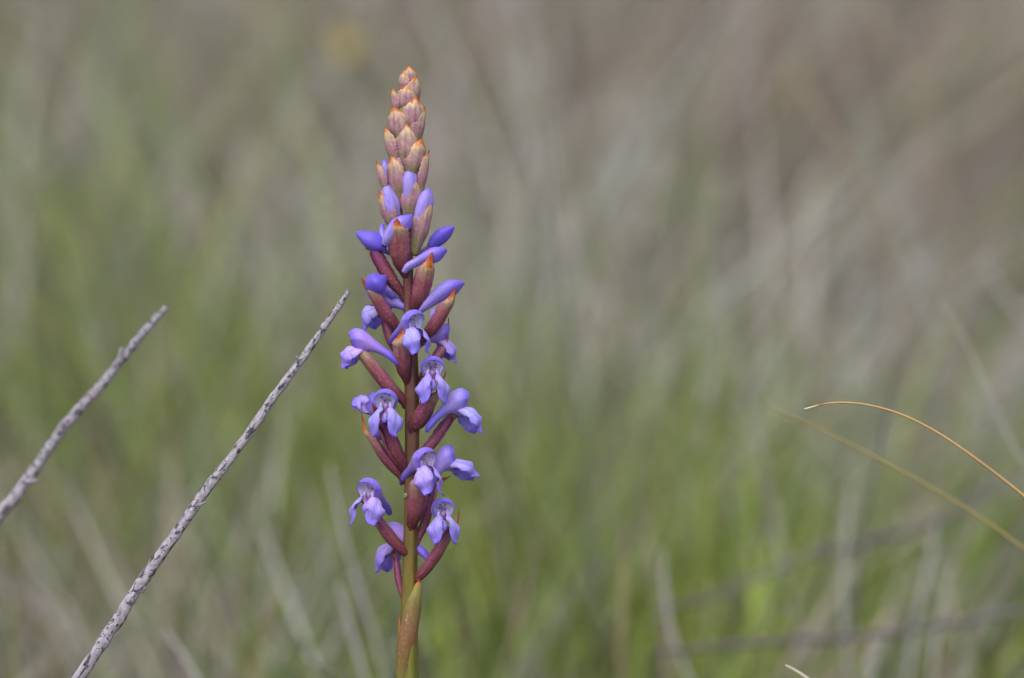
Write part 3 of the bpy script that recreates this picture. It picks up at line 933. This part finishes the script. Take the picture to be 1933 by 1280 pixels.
def twig(px_pts, widths, dl, label, stubs, seed, slim=.88):
    """px_pts from the ground end to the tip; dl depth (px) at the same points"""
    pt = lambda x_, y_, d: C0 + S * ((1 + d * S / DIST) * ((x_ - 966.5) * RIGHT + (640 - y_) * UP) + d * FWD)
    W3 = np.vstack([pt(p[0], p[1], d) for p, d in zip(px_pts, dl)])
    widths = [q * slim for q in widths]
    o = stalk_obj('dead_twig', W3, np.array(widths) * S, None, M_TWIG, seg=16, knob=.11, seed=seed, kk=190)
    tag(o, label, 'twig', 'bare dead twigs')
    g = np.random.default_rng(seed + 50)
    Qd = spline(np.c_[np.array(px_pts, float), np.array(dl, float), np.array(widths)], 400)
    Qd = Qd[(Qd[:, 1] < 1290) & (Qd[:, 1] > 560)]
    for q in range(26):                                   # lifting slivers of bark
        a_ = Qd[g.integers(4, len(Qd) - 8)]
        e_ = g.choice([-1, 1]) * a_[3] * g.uniform(.30, .52)
        ln_ = g.uniform(7, 16)
        lift = np.sign(e_) * g.uniform(.5, 3.0)
        T_ = np.array([.58, -.81])
        N_ = np.array([.81, .58])
        p0 = a_[:2] + N_ * e_ - T_ * ln_ / 2
        p1 = a_[:2] + N_ * e_ + T_ * ln_ / 2 + N_ * lift
        f0 = a_[2] - a_[3] * .28
        stalk_obj('bark_flake', [pt(*p0, f0), pt(*((p0 + p1) / 2), f0 - 1), pt(*p1, f0 - 1.5)], np.array([1.6, 2.4, .7]) * S, None, M_TWIG, o, seg=6, seed=seed + q, flat=.5, kk=6)
    for (x0, y0, x1, y1, w_, d0) in stubs:
        A = pt(x0, y0, d0)
        B = pt(x1, y1, d0 - 5)
        stalk_obj('broken_shoot', [A, A * .5 + B * .5, B], np.array([w_, w_ * .8, w_ * .5]) * S, None, M_TWIG, o, seg=8, seed=seed + 3, kk=8)
    return o


# ground end is where z = 0: height above the centre point 0.30 m
twig([(-1050, 3010), (-560, 2300), (-150, 1700), (150, 1278), (213, 1184), (272, 1092), (335, 1002), (386, 930), (450, 846), (520, 745), (575, 672), (625, 598), (648, 566), (659, 548)],
     [44, 40, 34, 28, 27, 25, 23, 22, 20, 18, 16, 15, 12, 9],
     [250, 180, 60, 0, -2, -2, -2, 0, 2, 6, 10, 16, 20, 22],
     'grey weathered bare twig in sharp focus slanting up beside the orchid',
     [(366, 958, 388, 948, 8, -4), (566, 690, 576, 676, 8, 4), (268, 1118, 275, 1108, 7, -6), (228, 1150, 236, 1138, 6, -6), (566, 682, 558, 672, 6, 4)], 3)
twig([(-1500, 3060), (-900, 2200), (-420, 1520), (-120, 1130), (-10, 985), (52, 905), (90, 850), (128, 797), (190, 728), (235, 672), (280, 618), (314, 580)],
     [44, 40, 36, 32, 31, 29, 27, 26, 24, 22, 20, 14],
     [900, 760, 640, 560, 540, 530, 525, 520, 515, 510, 505, 500],
     'shorter soft grey twig slanting in from the left edge, slightly out of focus',
     [(226, 684, 230, 656, 13, 500), (112, 815, 118, 796, 13, 512), (48, 910, 70, 908, 11, 520)], 8, .80)


def bent(pts, Y, wd, cols, name, label, cat, group, ground=None, flat=1.0, Y2=None, mat=None):
    """stalk through photo pixels, standing at distance Y; 'ground' adds the foot on the soil"""
    n_ = len(pts)
    Ys = np.linspace(Y, Y2 if Y2 is not None else Y, n_)
    W3 = [ray(p[0], p[1], y) for p, y in zip(pts, Ys)]
    if ground is not None:
        last, prev = W3[-1], W3[-2]
        dirn = norm(last - prev)
        c1 = last + dirn * .05
        foot = np.array([c1[0] + ground, last[1] + .004, 0.0])
        foot[2] = float(ground_z(foot[0], foot[1])) - .004
        for q in np.linspace(.1, 1, 10):
            W3.append(last * (1 - q) ** 2 + c1 * 2 * q * (1 - q) + foot * q * q)
        wd = list(wd) + [wd[-1]] * 10
    W3, wd = W3[::-1], list(wd)[::-1]
    o = stalk_obj(name, W3, np.array(wd), cols, mat or M_STALK, seg=8, flat=flat, kk=110)
    return tag(o, label, cat, group)


GOLD = lin(178, 144, 98)
GROUP_S = 'loose grass stalks among the meadow'
bent([(1519, 772), (1555, 763), (1590, 760), (1640, 765), (1700, 782), (1770, 817), (1850, 872), (1933, 937), (2040, 1030)], .0, [.0003, .00042, .0005, .0005, .00055, .0006, .0007, .0008, .0009],
     [(0, GOLD * .6), (.7, GOLD), (.93, GOLD), (.955, lin(120, 90, 60)), (.97, lin(200, 180, 130)), (1, lin(226, 220, 200))], 'grass_stalk', 'thin golden blade arching in sharp focus at the right edge', 'grass blade', GROUP_S, ground=.06)
bent([(1445, 766), (1540, 806), (1640, 857), (1740, 911), (1840, 970), (1933, 1036), (2060, 1130)], .075, [.0003, .0005, .00065, .0007, .00075, .0008, .0009],
     [(0, lin(128, 122, 66)), (1, lin(146, 132, 86))], 'grass_stalk', 'straight olive blade just below the thin golden one', 'grass blade', GROUP_S, ground=.05)
bent([(1778, 572), (1815, 630), (1850, 705), (1880, 775), (1915, 845), (1965, 925)], .22, [.0004, .0008, .0010, .0010, .0010, .0010],
     [(0, lin(148, 146, 134)), (1, lin(166, 164, 152))], 'grass_stalk', 'pale grey stalk curving down towards the right edge above the golden blade', 'grass stalk', GROUP_S, ground=.06)
bent([(1483, 1256), (1505, 1268), (1535, 1290)], .01, [.0005, .0007, .0008], [(0, lin(150, 135, 110)), (1, lin(196, 186, 172))], 'grass_stalk', 'pale blade tip poking in at the bottom edge right of centre', 'grass blade', GROUP_S, ground=.05)
GREY = [(0, lin(150, 150, 144)), (1, lin(174, 174, 172))]
TAN = [(0, lin(148, 132, 110)), (1, lin(164, 146, 124))]
for pts, Y, wd_, cols, lab in [
    ([(1604, 930), (1598, 1010), (1592, 1110), (1594, 1200), (1602, 1290)], .30, .0042, GREY, 'pale upright blurred stalk standing left of the pair at the lower right'),
    ([(1768, 985), (1755, 1060), (1732, 1160), (1712, 1290)], .32, .0042, GREY, 'pale blurred stalk leaning right at the lower right, left one of the leaning pair'),
    ([(1800, 1060), (1776, 1150), (1764, 1220), (1758, 1290)], .30, .0032, GREY, 'thin pale blurred stalk at the lower right, right one of the leaning pair'),
    ([(1252, 1040), (1256, 1120), (1272, 1210), (1304, 1290)], .27, .0038, GREY, 'pale blurred stalk bending left near the bottom middle right'),
    ([(1180, 990), (1176, 1090), (1172, 1200), (1174, 1290)], .30, .0034, TAN, 'tan blurred stalk rising straight from the bottom right of the orchid'),
    ([(1680, 1180), (1655, 1240), (1640, 1290)], .28, .0036, GREY, 'short pale blurred stalk leaning beside the tall upright one'),
    ([(622, 880), (640, 970), (668, 1080), (700, 1180), (730, 1290)], .26, .0034, GREY, 'pale blurred stalk leaning left close behind the foot of the orchid'),
    ([(640, 1105), (660, 1180), (690, 1290)], .24, .0040, GREY, 'short wide pale blade tilting left of the orchid stem'),
    ([(312, 1188), (340, 1230), (375, 1290)], .20, .0040, GREY, 'pale blurred blade tip at the bottom right of the sharp twig'),
    ([(525, 1090), (508, 1150), (490, 1220), (480, 1290)], .30, .0030, TAN, 'tan blurred blade leaning right between twig and orchid'),
    ([(1612, -20), (1665, 50), (1705, 110), (1740, 180), (1760, 260)], .75, .0050, TAN, 'faint tan stalk crossing the top edge at the right'),
    ([(1480, 110), (1530, 190), (1580, 270), (1620, 330), (1650, 400)], .65, .0050, TAN, 'faint pale stalk slanting below the one at the top right'),
    ([(1850, 480), (1890, 550), (1940, 610), (1990, 680)], .50, .0040, GREY, 'faint grey stalk entering at the right edge above the curving pale one'),
    ([(1180, 230), (1130, 330), (1090, 420), (1050, 540)], .8, .0060, GREY, 'broad pale blurred stalk leaning right behind the upper right of the orchid'),
    ([(1650, 310), (1560, 400), (1460, 480), (1360, 560)], .7, .0050, GREY, 'long pale stalk lying over to the right in the middle distance'),
]:
    wd_ *= .36 if Y < .45 else .40
    Y = Y * 1.12
    bent(pts, Y, [wd_ * .5] + [wd_] * (len(pts) - 1), cols, 'grass_stalk', lab, 'grass stalk', GROUP_S, ground=(pts[-1][0] - pts[-2][0]) * S * .6)

# dead branches lying in the grass
BR = [(0, lin(84, 78, 80)), (1, lin(106, 100, 102))]
for pts, Y, Y2, wd_, lab in [
    ([(1940, 890), (1830, 950), (1740, 995), (1640, 1020), (1540, 1050)], .34, .30, .0085, 'dark grey dead branch lying in the grass at the right edge'),
    ([(1560, 1030), (1430, 1090), (1330, 1130), (1240, 1150)], .30, .28, .0060, 'pale dead branch lying slantwise in the grass at the lower right'),
    ([(1990, 1140), (1800, 1175), (1620, 1200), (1400, 1215), (1230, 1235)], .26, .24, .0075, 'long grey dead branch lying low along the bottom right'),
]:
    wd_ *= .31
    Y, Y2 = Y * 1.22, Y2 * 1.18
    o = bent(pts, Y, [wd_ * .7, wd_, wd_, wd_] + [wd_ * .6] * (len(pts) - 4), BR, 'dead_branch', lab, 'branch', 'dead branches lying in the grass', Y2=Y2)

# little yellow meadow flower far behind
yf = empty('yellow_flower', np.array([ray(652, 82, 1.5)[0], 1.5, float(ground_z(ray(652, 82, 1.5)[0], 1.5))]))
tag(yf, 'tiny yellow meadow flower blurred far behind the top of the orchid', 'flower')
hd = ray(652, 82, 1.5)
base = world_of(yf)
stalk_obj('stem', [base, (base + hd) / 2 + np.array([.004, 0, 0]), hd], np.array([.002, .0018, .0016]), [(0, lin(90, 100, 50)), (1, lin(110, 120, 60))], M_STALK, yf, kk=12)
for i in range(7):
    a = i * 2 * math.pi / 7
    dr_ = np.array([math.cos(a), -.35, math.sin(a)])
    P = spline([hd + dr_ * .001, hd + dr_ * .005 + np.array([0, -.001, 0]), hd + dr_ * .0085], 8)
    V, Fc, U, T, B = petal_geo(P, prof([.5, 1, .3], 8) * .0040, (0, -1, .2), rad(60), nu=5, thick=.0002)
    mesh_obj('petal', V, Fc, M_STALK, yf, np.tile(lin(210, 186, 90), (len(V), 1)))

# ------------------------------------------------------------------ a small ant under the petals of the lower right flower
def ell(c, r, seg=10, rings=7):
    V, Fc = [], []
    for i in range(rings + 1):
        th = math.pi * i / rings
        for j in range(seg):
            ph = 2 * math.pi * j / seg
            V.append((c[0] + r[0] * math.sin(th) * math.cos(ph), c[1] + r[1] * math.cos(th), c[2] + r[2] * math.sin(th) * math.sin(ph)))
    for i in range(rings):
        for j in range(seg):
            Fc.append((i * seg + j, i * seg + (j + 1) % seg, (i + 1) * seg + (j + 1) % seg, (i + 1) * seg + j))
    return np.array(V), Fc


ant = empty('ant', F([(825, 919, -58)])[0])
tag(ant, 'tiny black ant hanging under a violet sepal on the right of the orchid', 'ant')
for nm, cc, rr in (('abdomen', (825.5, 922.5, -58), (1.8, 2.4, 1.8)), ('thorax', (824.6, 918.6, -58), (1.1, 1.8, 1.1)), ('head', (824, 915.6, -58), (1.3, 1.3, 1.3))):
    V, Fc = ell(cc, rr)
    mesh_obj(nm, F(V), Fc, M_ANT, ant)
for sg in (-1, 1):
    for q in (-1, 0, 1):
        V, Fc, U, T = tube_geo(spline([(824.6, 918.6 + q, -58), (824.6 + sg * 2.4, 917.4 + q * 1.6, -59.5), (824.6 + sg * 4.2, 918.5 + q * 2.6, -57.5)], 6), np.full(6, .28), seg=5)
        mesh_obj('leg', F(V), Fc, M_ANT, ant)
